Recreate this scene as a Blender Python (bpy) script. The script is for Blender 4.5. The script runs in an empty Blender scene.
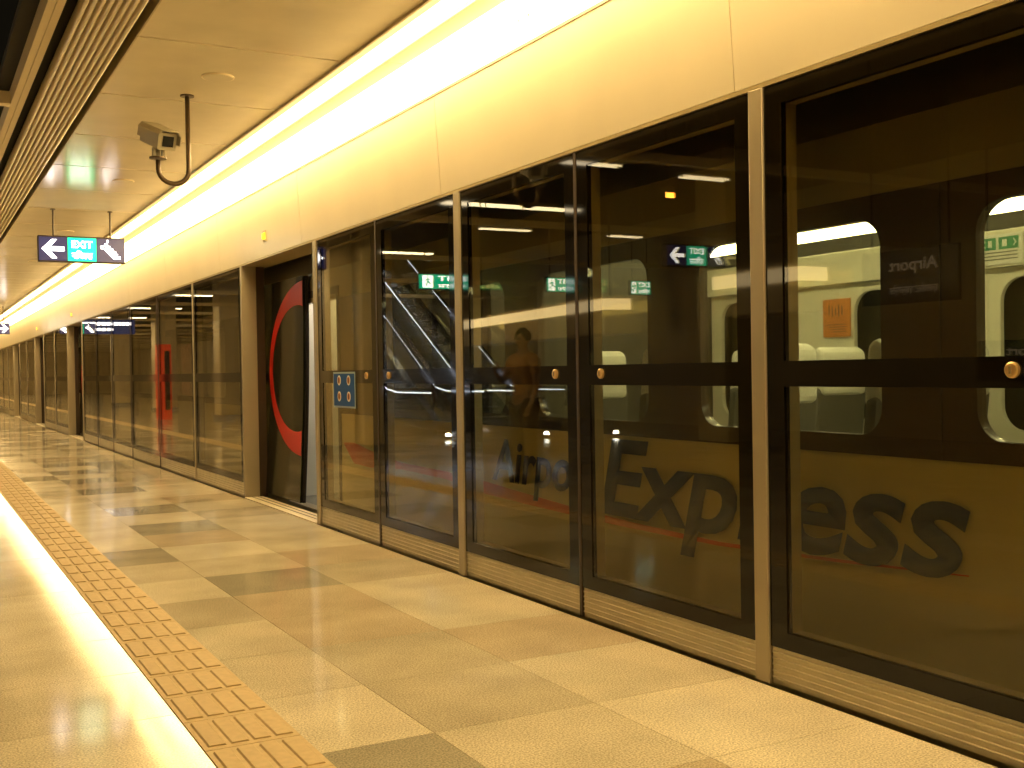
import bpy, math, random
from mathutils import Vector, Matrix
random.seed(7)
S = bpy.context.scene
COL = S.collection

# ------------------------------------------------------------------ camera
yaw, pit, rol, FPX = .495481, -.0128075, -.01653995, 1110.94
F = Vector((math.sin(yaw)*math.cos(pit), math.cos(yaw)*math.cos(pit), math.sin(pit)))
RT = Vector((math.cos(yaw), -math.sin(yaw), 0)); UP = RT.cross(F)
R2 = RT*math.cos(rol)+UP*math.sin(rol); U2 = UP*math.cos(rol)-RT*math.sin(rol)
cam_d = bpy.data.cameras.new('camera'); cam = bpy.data.objects.new('camera', cam_d); COL.objects.link(cam)
m = Matrix((R2, U2, -F)).transposed().to_4x4(); m.translation = (0, 0, 1.35)
cam.matrix_world = m
cam_d.sensor_width = 36; cam_d.lens = FPX/1024*36; cam_d.clip_start = .05; cam_d.clip_end = 300
S.camera = cam

# ------------------------------------------------------------------ world, exposure
W = bpy.data.worlds.new('world'); S.world = W; W.use_nodes = True
W.node_tree.nodes['Background'].inputs[0].default_value = (.9, .7, .4, 1)
W.node_tree.nodes['Background'].inputs[1].default_value = .004
S.view_settings.view_transform = 'Standard'; S.view_settings.look = 'None'
S.view_settings.gamma = 1; S.view_settings.use_curve_mapping = False
S.view_settings.exposure = 0.57
WARM = (1.0, .69, .29)          # sodium-warm cove light
COVE_LAMP = 12.0
COVE_DIFF = 13.5

# ------------------------------------------------------------------ materials
def nodes(m): return m.node_tree.nodes, m.node_tree.links
def mat(name, col, rough=.5, metal=0, spec=.5, noise=0, nscale=20, bump=0, emit=None, estr=0, coat=0):
    m = bpy.data.materials.new(name); m.use_nodes = True; N, Lk = nodes(m); b = N['Principled BSDF']
    b.inputs['Base Color'].default_value = (*col, 1); b.inputs['Roughness'].default_value = rough
    b.inputs['Metallic'].default_value = metal; b.inputs['Specular IOR Level'].default_value = spec
    if coat: b.inputs['Coat Weight'].default_value = coat; b.inputs['Coat Roughness'].default_value = .08
    if noise or bump:
        tc = N.new('ShaderNodeTexCoord'); nz = N.new('ShaderNodeTexNoise'); nz.inputs['Scale'].default_value = nscale
        nz.inputs['Detail'].default_value = 4
        Lk.new(tc.outputs['Object'], nz.inputs['Vector'])
        if noise:
            rp = N.new('ShaderNodeMapRange'); rp.inputs['From Min'].default_value = .3; rp.inputs['From Max'].default_value = .7
            rp.inputs['To Min'].default_value = 1-noise; rp.inputs['To Max'].default_value = 1+noise
            mx = N.new('ShaderNodeVectorMath'); mx.operation = 'SCALE'; mx.inputs[0].default_value = col
            Lk.new(nz.outputs['Fac'], rp.inputs['Value']); Lk.new(rp.outputs[0], mx.inputs['Scale'])
            Lk.new(mx.outputs[0], b.inputs['Base Color'])
        if bump:
            bp = N.new('ShaderNodeBump'); bp.inputs['Strength'].default_value = bump; bp.inputs['Distance'].default_value = .01
            Lk.new(nz.outputs['Fac'], bp.inputs['Height']); Lk.new(bp.outputs[0], b.inputs['Normal'])
    if emit:
        b.inputs['Emission Color'].default_value = (*emit, 1); b.inputs['Emission Strength'].default_value = estr
    return m
def glass(name, tint, r0=.05, rough=0.0):
    m = bpy.data.materials.new(name); m.use_nodes = True; N, Lk = nodes(m); N.clear()
    out = N.new('ShaderNodeOutputMaterial'); mix = N.new('ShaderNodeMixShader')
    tr = N.new('ShaderNodeBsdfTransparent'); tr.inputs[0].default_value = (*tint, 1)
    gl = N.new('ShaderNodeBsdfGlossy'); gl.inputs['Roughness'].default_value = rough; gl.inputs[0].default_value = (1, 1, 1, 1)
    lw = N.new('ShaderNodeLayerWeight'); lw.inputs[0].default_value = .5
    p = N.new('ShaderNodeMath'); p.operation = 'POWER'; p.inputs[1].default_value = 5
    a = N.new('ShaderNodeMath'); a.operation = 'MULTIPLY_ADD'; a.inputs[1].default_value = 1-r0; a.inputs[2].default_value = r0
    Lk.new(lw.outputs['Facing'], p.inputs[0]); Lk.new(p.outputs[0], a.inputs[0]); Lk.new(a.outputs[0], mix.inputs[0])
    Lk.new(tr.outputs[0], mix.inputs[1]); Lk.new(gl.outputs[0], mix.inputs[2]); Lk.new(mix.outputs[0], out.inputs[0])
    return m
def granite(name, base, rough):
    m = bpy.data.materials.new(name); m.use_nodes = True; N, Lk = nodes(m); b = N['Principled BSDF']; b.inputs['Specular IOR Level'].default_value = .26
    tc = N.new('ShaderNodeTexCoord')
    n1 = N.new('ShaderNodeTexNoise'); n1.inputs['Scale'].default_value = 130; n1.inputs['Detail'].default_value = 3
    n2 = N.new('ShaderNodeTexNoise'); n2.inputs['Scale'].default_value = 2.2; n2.inputs['Detail'].default_value = 5
    for n in (n1, n2): Lk.new(tc.outputs['Object'], n.inputs['Vector'])
    r1 = N.new('ShaderNodeMapRange'); r1.inputs['From Min'].default_value = .36; r1.inputs['From Max'].default_value = .62
    r1.inputs['To Min'].default_value = .60; r1.inputs['To Max'].default_value = 1.15
    r2 = N.new('ShaderNodeMapRange'); r2.inputs['From Min'].default_value = .3; r2.inputs['From Max'].default_value = .7
    r2.inputs['To Min'].default_value = .84; r2.inputs['To Max'].default_value = 1.1
    Lk.new(n1.outputs['Fac'], r1.inputs['Value']); Lk.new(n2.outputs['Fac'], r2.inputs['Value'])
    mu = N.new('ShaderNodeMath'); mu.operation = 'MULTIPLY'; Lk.new(r1.outputs[0], mu.inputs[0]); Lk.new(r2.outputs[0], mu.inputs[1])
    v = N.new('ShaderNodeVectorMath'); v.operation = 'SCALE'; v.inputs[0].default_value = base
    Lk.new(mu.outputs[0], v.inputs['Scale']); Lk.new(v.outputs[0], b.inputs['Base Color'])
    r3 = N.new('ShaderNodeMapRange'); r3.inputs['From Min'].default_value = .3; r3.inputs['From Max'].default_value = .7
    r3.inputs['To Min'].default_value = rough*.8; r3.inputs['To Max'].default_value = rough*1.25
    Lk.new(n2.outputs['Fac'], r3.inputs['Value']); Lk.new(r3.outputs[0], b.inputs['Roughness'])
    return m
M = {}
M['grout'] = mat('grout', (.30, .24, .15), .8)
TONES = [granite('granite_%s' % n, c, r) for n, c, r in (
    ('pale', (.80, .72, .545), .10), ('sand', (.70, .625, .465), .11), ('mid', (.60, .53, .39), .09),
    ('ochre', (.61, .51, .36), .10), ('grey', (.44, .40, .30), .08))]
M['tactile'] = mat('tactile_ceramic', (.56, .42, .22), .62, noise=.08, nscale=30)
M['ceiling'] = mat('ceiling_panel', (.88, .80, .60), .17, noise=.05, nscale=3, spec=.6)
M['fascia'] = mat('fascia_panel', (.72, .65, .48), .31, spec=.5, noise=.03, nscale=2, bump=.15)
M['lip'] = mat('lip_metal', (.42, .34, .17), .4, metal=.3)
M['dark'] = mat('void_dark', (.015, .013, .008), .9)
M['slat'] = mat('slat_aluminium', (.80, .69, .46), .3, metal=.2)
M['beam'] = mat('beam_paint', (.72, .60, .37), .5)
M['post'] = mat('post_satin_steel', (.44, .38, .26), .38, metal=.45)
M['kick'] = mat('kick_steel', (.60, .53, .36), .42, metal=.15, noise=.08, nscale=6)
M['sill'] = mat('sill_steel', (.70, .62, .45), .5)
M['frit'] = mat('black_frit_glass', (.008, .006, .002), .04, spec=.32)
M['gasket'] = mat('gasket_rubber', (.05, .03, .015), .45)
M['rebate'] = mat('rebate_bronze', (.34, .28, .16), .45)
M['glass'] = glass('screen_glass', (.79, .76, .56), .045)
M['tglass'] = glass('train_window_glass', (.86, .86, .80), .03)
M['bglass'] = glass('balustrade_glass', (.9, .93, .92), .05)
M['brass'] = mat('brass_knob', (.75, .50, .22), .3, metal=.7)
M['cove'] = mat('cove_lamp_glow', (.9, .9, .9), .5, emit=WARM, estr=COVE_LAMP)
M['coved'] = mat('cove_diffuser_glow', (.9, .9, .9), .5, emit=WARM, estr=COVE_DIFF)
M['covem'] = mat('cove_trim_metal', (.50, .42, .27), .45)
M['screw'] = mat('screw', (.25, .18, .08), .4)
M['signbody'] = mat('sign_housing', (.035, .022, .02), .4)
M['navy'] = mat('sign_navy', (.02, .02, .06), .25, emit=(.05, .05, .16), estr=.5)
M['signwhite'] = mat('sign_white_glow', (.9, .9, .9), .4, emit=(1, .95, .92), estr=5)
M['signgreen'] = mat('sign_green_glow', (0, .5, .3), .4, emit=(.0, .85, .42), estr=1.3)
M['rodd'] = mat('dark_rod', (.06, .04, .02), .4)
M['camb'] = mat('camera_housing', (.42, .38, .27), .4)
M['cambk'] = mat('camera_glass', (.02, .02, .02), .08)
M['conduit'] = mat('bracket_bronze', (.10, .065, .03), .35, metal=.4)
M['tbeige'] = mat('train_beige', (.50, .43, .26), .3, spec=.4)
M['tband'] = mat('train_window_band', (.045, .028, .014), .22)
M['troof'] = mat('train_roof', (.28, .24, .14), .5)
M['tblue'] = mat('letter_blue', (.022, .045, .17), .75, spec=.1)
M['tred'] = mat('stripe_red', (.60, .05, .015), .35)
M['leaf'] = mat('train_door_black', (.014, .017, .009), .12, spec=.35)
M['redarc'] = mat('arc_red', (.55, .015, .008), .35)
M['rubber'] = mat('rubber', (.02, .014, .008), .5)
M['tint_white'] = mat('train_interior_white', (.70, .68, .58), .5)
M['tgrey'] = mat('train_interior_grey', (.22, .22, .18), .5)
M['seat'] = mat('train_seat_moulding', (.6, .6, .53), .5)
M['strip'] = mat('train_light_strip', (.9, .9, .9), .5, emit=(1, .96, .78), estr=17)
M['seatd'] = mat('train_seat_fabric', (.10, .10, .09), .8)
M['grille'] = mat('train_grille', (.07, .065, .05), .5)
M['strip2'] = mat('vestibule_light', (.9, .9, .9), .5, emit=(1, .86, .68), estr=16)  # glow of the lamp added in the vestibule
M['parti'] = mat('partition_dark', (.06, .055, .04), .5)
M['orange'] = mat('poster_orange', (.62, .24, .06), .5)
M['pgrey'] = mat('poster_print', (.25, .12, .06), .5)
M['white'] = mat('white_paint', (.8, .8, .76), .5)
M['green'] = mat('label_green', (.05, .30, .14), .5)
M['blue'] = mat('sticker_blue', (.01, .09, .36), .5, spec=.2)
M['stickline'] = mat('sticker_border', (.35, .45, .5), .4)
M['board'] = mat('board_dark', (.015, .012, .012), .3)
M['btext'] = mat('board_lettering', (.5, .42, .34), .5, emit=(.75, .6, .45), estr=.45)
M['steel'] = mat('escalator_steel', (.62, .62, .62), .25, metal=.9)
M['truss'] = mat('escalator_cladding', (.35, .34, .34), .35, metal=.5)
M['handr'] = mat('handrail_rubber', (.02, .02, .02), .4)
M['led'] = mat('balustrade_lamp', (.9, .9, .9), .5, emit=(.78, .85, 1), estr=6)  # bluish white glow for the thin rail lines
M['spot'] = mat('spot_glow', (.9, .9, .9), .5, emit=(1, .97, .9), estr=40)
M['fluo'] = mat('tube_glow', (.9, .9, .9), .5, emit=(1, .80, .50), estr=5)
M['fluow'] = mat('upright_lamp_glow', (.9, .9, .9), .5, emit=(.95, 1, .85), estr=5)
M['conc'] = mat('concourse_lamp_glow', (.9, .9, .9), .5, emit=(1, .80, .48), estr=7)  # glow of the added concourse fill lights
M['ledge'] = mat('bulkhead_lamp', (.9, .9, .9), .5, emit=(1, .72, .34), estr=3.2)
M['orlamp'] = mat('orange_lamp', (.9, .3, .1), .5, emit=(1, .28, .03), estr=30)
M['yel'] = mat('yellow_lamp', (.9, .7, .1), .4, emit=(1, .62, .0), estr=1.1)
M['wall'] = mat('far_wall_paint', (.55, .46, .29), .6, noise=.1, nscale=1.5)
M['column'] = mat('column_cladding', (.58, .50, .34), .35)
M['redbox'] = mat('red_panel', (.65, .06, .02), .4, emit=(.9, .08, .02), estr=.12)
M['skin'] = mat('skin', (.22, .13, .08), .5)
M['hair'] = mat('hair', (.015, .012, .01), .6)
M['shirt'] = mat('shirt_tan', (.30, .17, .07), .8)
M['trouser'] = mat('trousers_dark', (.05, .035, .025), .8)
M['gold'] = mat('ledscreen', (.02, .03, .08), .4, emit=(.02, .03, .10), estr=.6)
M['slab'] = mat('slab_concrete', (.25, .22, .16), .8)

# ------------------------------------------------------------------ mesh helpers
class MB:
    def __init__(s): s.v = []; s.f = []
    def box(s, x0, x1, y0, y1, z0, z1):
        n = len(s.v)
        s.v += [(x0,y0,z0),(x1,y0,z0),(x1,y1,z0),(x0,y1,z0),(x0,y0,z1),(x1,y0,z1),(x1,y1,z1),(x0,y1,z1)]
        s.f += [tuple(n+i for i in q) for q in ((0,3,2,1),(4,5,6,7),(0,1,5,4),(1,2,6,5),(2,3,7,6),(3,0,4,7))]
        return s
    def prism(s, prof, axis, a, b):
        """profile of 2D points extruded along an axis ('x','y','z') from a to b"""
        n = len(s.v); k = len(prof)
        def P(p, t): return {'x': (t, p[0], p[1]), 'y': (p[0], t, p[1]), 'z': (p[0], p[1], t)}[axis]
        s.v += [P(p, a) for p in prof]+[P(p, b) for p in prof]
        s.f.append(tuple(n+i for i in range(k))); s.f.append(tuple(n+k+i for i in reversed(range(k))))
        for i in range(k):
            j = (i+1) % k; s.f.append((n+i, n+j, n+k+j, n+k+i))
        return s
    def tube(s, pts, r, seg=12, cap=True):
        pts = [Vector(p) for p in pts]; n0 = len(s.v); k = len(pts)
        rr = r if isinstance(r, (list, tuple)) else [r]*k
        t0 = (pts[1]-pts[0]).normalized(); ref = Vector((0,0,1)) if abs(t0.z) < .9 else Vector((1,0,0))
        u = t0.cross(ref).normalized()
        for i, p in enumerate(pts):
            t = ((pts[min(i+1,k-1)]-pts[max(i-1,0)])).normalized()
            u = (u-t*u.dot(t)).normalized(); w = t.cross(u)
            for j in range(seg):
                a = 2*math.pi*j/seg; s.v.append(tuple(p+(u*math.cos(a)+w*math.sin(a))*rr[i]))
        for i in range(k-1):
            for j in range(seg):
                a = n0+i*seg+j; b = n0+i*seg+(j+1) % seg; s.f.append((a, b, b+seg, a+seg))
        if cap:
            s.f.append(tuple(n0+j for j in reversed(range(seg)))); s.f.append(tuple(n0+(k-1)*seg+j for j in range(seg)))
        return s
    def xf(s, mtx):
        s.v = [tuple(mtx @ Vector(p)) for p in s.v]; return s
    def build(s, name, m, parent=None, smooth=False, bevel=0):
        me = bpy.data.meshes.new(name); me.from_pydata(s.v, [], s.f); me.materials.append(m); me.update()
        import bmesh
        bm = bmesh.new(); bm.from_mesh(me); bmesh.ops.recalc_face_normals(bm, faces=bm.faces); bm.to_mesh(me); bm.free()
        if smooth:
            for p in me.polygons: p.use_smooth = True
        o = bpy.data.objects.new(name, me); COL.objects.link(o)
        if parent: o.parent = parent
        if bevel:
            b = o.modifiers.new('bevel', 'BEVEL'); b.width = bevel; b.segments = 2; b.limit_method = 'ANGLE'
        return o
def tag(o, label=None, cat=None, group=None, kind=None):
    if label: o['label'] = label
    if cat: o['category'] = cat
    if group: o['group'] = group
    if kind: o['kind'] = kind
    return o
def struct(o): o['kind'] = 'structure'; return o
def thing(name, label, cat, loc=(0,0,0), group=None):
    o = bpy.data.objects.new(name, None); COL.objects.link(o); o.location = loc; o.empty_display_size = .1
    return tag(o, label, cat, group)
def copy_tree(o, parent=None):
    c = o.copy(); COL.objects.link(c)
    if parent: c.parent = parent
    for ch in list(o.children): copy_tree(ch, c)
    return c
def curve_mesh(cu):
    o = bpy.data.objects.new('tmp', cu); COL.objects.link(o)
    bpy.context.view_layer.update()
    dg = bpy.context.evaluated_depsgraph_get(); me = bpy.data.meshes.new_from_object(o.evaluated_get(dg))
    bpy.data.objects.remove(o); return me
def place2d(me, name, m, O, U, V, parent=None):
    """map a flat mesh (x,y,z) into the plane O + x*U + y*V + z*(UxV)"""
    U = Vector(U); V = Vector(V); Nn = U.cross(V).normalized(); O = Vector(O)
    for v in me.vertices: v.co = O+U*v.co.x+V*v.co.y+Nn*v.co.z
    me.name = name; me.materials.clear(); me.materials.append(m)
    o = bpy.data.objects.new(name, me); COL.objects.link(o)
    if parent: o.parent = parent
    return o
def text(body, name, m, O, U, V, w, h, parent=None, bold=0.0, shear=0.0, depth=.004):
    cu = bpy.data.curves.new(name, 'FONT'); cu.body = body; cu.size = 1; cu.offset = bold; cu.shear = shear; cu.extrude = 0; cu.resolution_u = 4
    me = curve_mesh(cu)
    xs = [v.co.x for v in me.vertices]; ys = [v.co.y for v in me.vertices]
    if not xs: return None
    x0, x1, y0, y1 = min(xs), max(xs), min(ys), max(ys)
    for v in me.vertices: v.co = ((v.co.x-x0)/(x1-x0)*w, (v.co.y-y0)/(y1-y0)*h, 0)
    import bmesh
    bm = bmesh.new(); bm.from_mesh(me)
    r = bmesh.ops.extrude_face_region(bm, geom=bm.faces[:])
    for g in r['geom']:
        if isinstance(g, bmesh.types.BMVert): g.co.z += depth
    bmesh.ops.recalc_face_normals(bm, faces=bm.faces)
    bm.to_mesh(me); bm.free()
    return place2d(me, name, m, O, U, V, parent)
def plate(name, m, loops, depth, O, U, V, parent=None):
    """flat plate with holes: loops = list of closed 2D outlines, the first the outside"""
    cu = bpy.data.curves.new(name, 'CURVE'); cu.dimensions = '2D'; cu.fill_mode = 'BOTH'; cu.extrude = depth/2
    for lp in loops:
        sp = cu.splines.new('POLY'); sp.points.add(len(lp)-1); sp.use_cyclic_u = True
        for i, p in enumerate(lp): sp.points[i].co = (p[0], p[1], 0, 1)
    return place2d(curve_mesh(cu), name, m, O, U, V, parent)
def rrect(x0, x1, y0, y1, r, n=6):
    out = []
    for cx, cy, a in ((x1-r, y1-r, 0), (x0+r, y1-r, 90), (x0+r, y0+r, 180), (x1-r, y0+r, 270)):
        for i in range(n+1):
            t = math.radians(a+90*i/n); out.append((cx+r*math.cos(t), cy+r*math.sin(t)))
    return out
def poly(name, m, pts, O, U, V, parent=None, depth=.004): return plate(name, m, [pts], depth, O, U, V, parent)
def shape_mb(pts, depth, O, U, V, mb):
    U = Vector(U); V = Vector(V); Nn = U.cross(V).normalized(); O = Vector(O); n = len(mb.v); k = len(pts)
    for d in (0, depth):
        for p in pts: mb.v.append(tuple(O+U*p[0]+V*p[1]+Nn*d))
    mb.f.append(tuple(n+i for i in range(k))[::-1]); mb.f.append(tuple(n+k+i for i in range(k)))
    for i in range(k):
        j = (i+1) % k; mb.f.append((n+i, n+j, n+k+j, n+k+i))
X_, Y_, Z_ = (1,0,0), (0,1,0), (0,0,1); NX, NY = (-1,0,0), (0,-1,0)

# ------------------------------------------------------------------ the setting
L = 3.18; YE = 96.0; Y0 = -6.0; ZC = 3.40
xj = [.195-.64*k for k in range(15, 0, -1)]+[.195, .895]
cols = list(zip(xj[:-1], xj[1:]))+[(1.25, 1.69), (1.69, 2.40), (2.40, 3.155)]
PY = .742; y00 = 3.04-PY*13
special = {}
def row(y): return int(round((y-y00)/PY-.5))
for c, y, t in ((16, 8.5, 4), (17, 7.0, 4), (17, 10.1, 4), (17, 9.3, 3), (17, 8.5, 0), (16, 7.8, 1), (16, 7.0, 0), (16, 9.3, 0), (16, 10.1, 0), (16, 10.8, 0), (16, 11.5, 0), (16, 12.3, 0),
                (17, 10.8, 0), (17, 11.6, 4), (17, 12.3, 1), (17, 13.9, 4), (17, 13.1, 0), (17, 7.8, 1), (18, 7.0, 2), (18, 8.5, 1), (18, 6.2, 1), (17, 6.2, 3), (17, 5.5, 3),
                (16, 6.2, 2), (16, 5.5, 1), (17, 4.8, 2), (18, 4.8, 3), (18, 5.5, 1), (17, 4.1, 2), (18, 4.1, 1), (18, 3.3, 0), (16, 4.8, 1), (17, 3.3, 1), (17, 15.5, 4), (17, 17.0, 4), (17, 19.5, 3)):
    special[(c, row(y))] = t
fb = [MB() for _ in TONES]
nrow = int((YE-y00)/PY)+1
for ci, (a, b) in enumerate(cols):
    for r in range(nrow):
        t = special.get((ci, r))
        if t is None: t = random.choices(range(5), (5, 5, 4, 2.2, 3.2 if ci > 15 else .6))[0]
        ya, yb = y00+r*PY, y00+(r+1)*PY
        fb[t].box(a+.0015, b-.0015, ya+.0015, yb-.0015, -.03, 0)
# one floor object with five tones of the same stone
fm = MB(); idx = []
for t, bmb in enumerate(fb):
    n = len(fm.v); fm.v += bmb.v; fm.f += [tuple(n+i for i in q) for q in bmb.f]; idx += [t]*len(bmb.f)
n = len(fm.f); fm.box(-9.6, 3.16, Y0-.6, YE, -.2, -.004); idx += [5]*6
me = bpy.data.meshes.new('floor'); me.from_pydata(fm.v, [], fm.f)
for t in TONES: me.materials.append(t)
me.materials.append(M['grout']); me.polygons.foreach_set('material_index', idx); me.update()
struct_floor = bpy.data.objects.new('floor', me); COL.objects.link(struct_floor); struct(struct_floor)

# tactile guide strip: slabs with four flat raised bars each, cut in rows
tm = MB(); k = 0; y = 2.9-.37*24
while y < YE:
    tm.box(.897, 1.248, y+.002, y+.368, -.003, .004)
    for i in range(4):
        xa = .915+i*.083; yo = .03
        tm.prism([(xa, .004), (xa+.068, .004), (xa+.062, .0095), (xa+.006, .0095)], 'y', y+.035, y+.335)
    y += .37
tag(tm.build('tactile_paving_strip', M['tactile']), 'tan ribbed tactile guide strip running along the platform floor', 'tactile paving')

# ceiling panels with open joints
cm = MB(); y = 6.98-1.51*9
while y < YE:
    cm.box(1.245, 2.535, y+.012, y+1.498, ZC, ZC+.03); y += 1.51
struct(cm.build('ceiling', M['ceiling'], bevel=0))
struct(MB().box(.60, 3.6, Y0, YE, ZC+.10, ZC+.16).build('ceiling_soffit', M['dark']))
# shadow-gap angle beside the ceiling
struct(MB().box(1.230, 1.240, Y0, YE, ZC-.012, ZC+.09).build('trim_1', M['lip']))
# slats
for i in range(8):
    x = .862+i*.0405
    mb = MB(); y = Y0
    for ya, yb in ((Y0, 5.2), (5.205, 8.2), (8.205, 17.2), (17.205, 44), (44.005, YE)):
        mb.prism([(x, ZC+.0), (x+.005, ZC-.020), (x+.012, ZC-.026), (x+.020, ZC-.026), (x+.027, ZC-.020), (x+.031, ZC), (x+.031, ZC+.05), (x, ZC+.05)], 'y', ya, yb)
    struct(mb.build('trim_%d' % (i+2), M['slat']))
bm_ = MB().box(.690, .732, Y0, YE, ZC-.02, ZC+.12).box(.736, .778, Y0, YE, ZC-.02, ZC+.12)
struct(bm_.build('trim_10', M['beam']))
mb = MB(); y = 9.0-4.8*3
while y < YE:
    mb.box(-9.4, .688, y, y+.11, ZC-.02, ZC+.07); y += 4.8
struct(mb.build('trim_11', M['beam']))
struct(MB().box(-9.5, .66, Y0, YE, 4.9, 5.0).build('ceiling_void', M['dark']))
# fascia: leaning face in panels, lip, trim line
fz0, fz1, fx1 = 2.545, 3.205, L-.04
fa = MB(); y = 3.80-3.05*4
prof = [(L, fz0), (L-.012, fz0+.20), (L-.03, fz0+.48), (fx1, fz1), (fx1+.05, fz1), (L+.06, fz0)]
while y < YE:
    fa.prism(prof, 'y', y+.003, y+3.047); y += 3.05
struct(fa.build('wall_right', M['fascia']))
struct(MB().box(L+.02, L+.055, Y0, YE, fz0+.005, fz1).build('wall_right_backing', M['lip']))
struct(MB().box(L-.004, L+.30, Y0, YE, 2.522, fz0-.004).box(L+.28, L+.30, Y0, YE, fz0, 3.6).build('trim_12', M['lip']))
struct(MB().box(fx1-.006, fx1+.05, Y0, YE, fz1+.001, fz1+.016).build('trim_13', M['covem']))
struct(MB().box(2.536, 2.552, Y0, YE, ZC-.018, ZC+.05).build('trim_14', M['lip']))
struct(MB().box(-9.7, -9.5, Y0, YE, -.2, 5).build('wall_left', M['wall']))
struct(MB().box(-9.7, 8, YE, YE+.2, -1.2, 5).build('wall_back', M['wall']))
struct(MB().box(-9.7, 8, Y0-.8, Y0-.6, -1.2, 5).build('wall_front', M['wall']))
struct(MB().box(3.16, 8.0, Y0-.6, YE, -1.3, -1.1).build('track_bed', M['slab']))
struct(MB().box(7.8, 8.0, Y0-.6, YE, -1.1, 5).build('wall_track', M['slab']))
struct(MB().box(3.1, 3.3, Y0-.6, YE, -1.1, -.21).build('platform_edge', M['slab']))

# ------------------------------------------------------------------ cove lighting, one luminaire per fascia bay
def cove():
    t = thing('cove_light', 'long warm glowing cove luminaire above the fascia', 'light fitting', (0,0,0), 'cove luminaires along the ceiling edge')
    ln = 3.044
    MB().box(2.555, 2.79, .003, ln, ZC+.052, ZC+.07).prism([(2.556, ZC-.002), (2.652, ZC+.02), (2.652, ZC+.05), (2.556, ZC+.05)], 'y', .003, ln).build('housing', M['covem'], t)
    MB().box(2.655, 2.785, .003, ln, ZC+.02, ZC+.05).build('lamp_strip', M['cove'], t)
    MB().box(2.79, 2.940, .003, ln, ZC-.005, ZC+.02).build('trim_plate', M['covem'], t)
    MB().prism([(2.942, ZC-.004), (3.132, fz1+.018), (3.15, fz1+.03), (2.948, ZC+.02)], 'y', .003, ln).build('diffuser', M['coved'], t)
    d = Vector((3.132-2.942, 0, fz1+.018-ZC+.004)).normalized(); nn = Vector((d.z, 0, -d.x))
    for yy in (.5, 1.55, 2.6):
        for dy in (0, .12):
            p = Vector((2.942, yy+dy, ZC-.004))+d*.13
            MB().tube([p-nn*.002, p+nn*.010], .006, 8).build('screw', M['screw'], t)
    return t
cv = cove(); y = 3.80-3.05*3; first = True
while y < YE-3.1:
    o = cv if first else copy_tree(cv); first = False
    o.location = (0, y, 0); y += 3.05

# ------------------------------------------------------------------ platform screen doors
GB, GT, TB, TT = .235, 2.435, 1.262, 1.368        # glass bottom/top, transom bottom/top
FX = L; PH = 2.517
cache = {}
def panel_proto(w, knob):
    key = (round(w, 3), knob)
    if key in cache: return cache[key], False
    t = thing('screen_door_panel', 'x', 'screen door panel')
    g = .10
    fr = MB()
    for a, b, c, d in ((0, w, GT, PH), (0, w, .165, GB), (0, g, GB, GT), (w-g, w, GB, GT), (g, w-g, TB, TT)):
        fr.box(FX, FX+.03, a, b, c, d)
    fr.build('frame', M['frit'], t)
    gl = MB()
    gl.box(FX+.006, FX+.018, g, w-g, GB, TB).box(FX+.006, FX+.018, g, w-g, TT, GT)
    gl.build('glass_pane', M['glass'], t)
    rb = MB()
    for z0, z1 in ((GB, TB), (TT, GT)):
        rb.box(FX+.031, FX+.085, g-.012, g, z0, z1).box(FX+.031, FX+.085, w-g, w-g+.012, z0, z1)
    rb.box(FX+.031, FX+.085, g, w-g, GB-.012, GB).box(FX+.031, FX+.085, g, w-g, GT, GT+.012)
    rb.build('rebate', M['rebate'], t)
    kp = MB(); z = .012; kp.box(FX+.006, FX+.03, .006, w-.006, .008, .162)
    for i in range(5):
        z0 = .028+i*.027
        kp.prism([(FX+.0055, z0), (FX+.001, z0+.004), (FX+.001, z0+.008), (FX+.0055, z0+.011)], 'y', .006, w-.006)
    kp.build('kick_plate', M['kick'], t)
    if knob:
        for yk in ([.22] if knob == 1 else [w-.22]):
            kb = MB().tube([(FX+.002, yk, 1.322), (FX-.010, yk, 1.322), (FX-.014, yk, 1.322)], [.027, .027, .022], 20).build('lock', M['brass'], t, smooth=False)
            MB().box(FX-.018, FX-.0145, yk-.004, yk+.004, 1.31, 1.334).build('key_slot', M['screw'], kb)
    cache[key] = t
    return t, True
def panel(y0, y1, knob, label, group=None):
    t, new = panel_proto(y1-y0, knob)
    if not new: t = copy_tree(t)
    t.location = (0, y0, 0); t['label'] = label
    if 'group' in t: del t['group']
    if group: t['group'] = group
    return t
def post(y, w, label, group=None):
    t = thing('mullion_post', label, 'post', (0, y, 0), group)
    MB().box(FX-.012, FX+.05, -w/2, w/2, 0, PH+.004).build('post_face', M['post'], t, bevel=.004)
    MB().box(FX+.052, FX+.12, -w/2+.01, w/2-.01, 0, PH).build('post_core', M['rubber'], t)
def seal(y, label, group=None):
    o = MB().box(FX-.004, FX+.06, -.012, .012, .004, PH).build('door_seal', M['gasket']); o.location = (0, y, 0)
    tag(o, label, 'door seal', group)
PW, SW = .085, .03
FARG = 'distant screen door panels'
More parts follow.
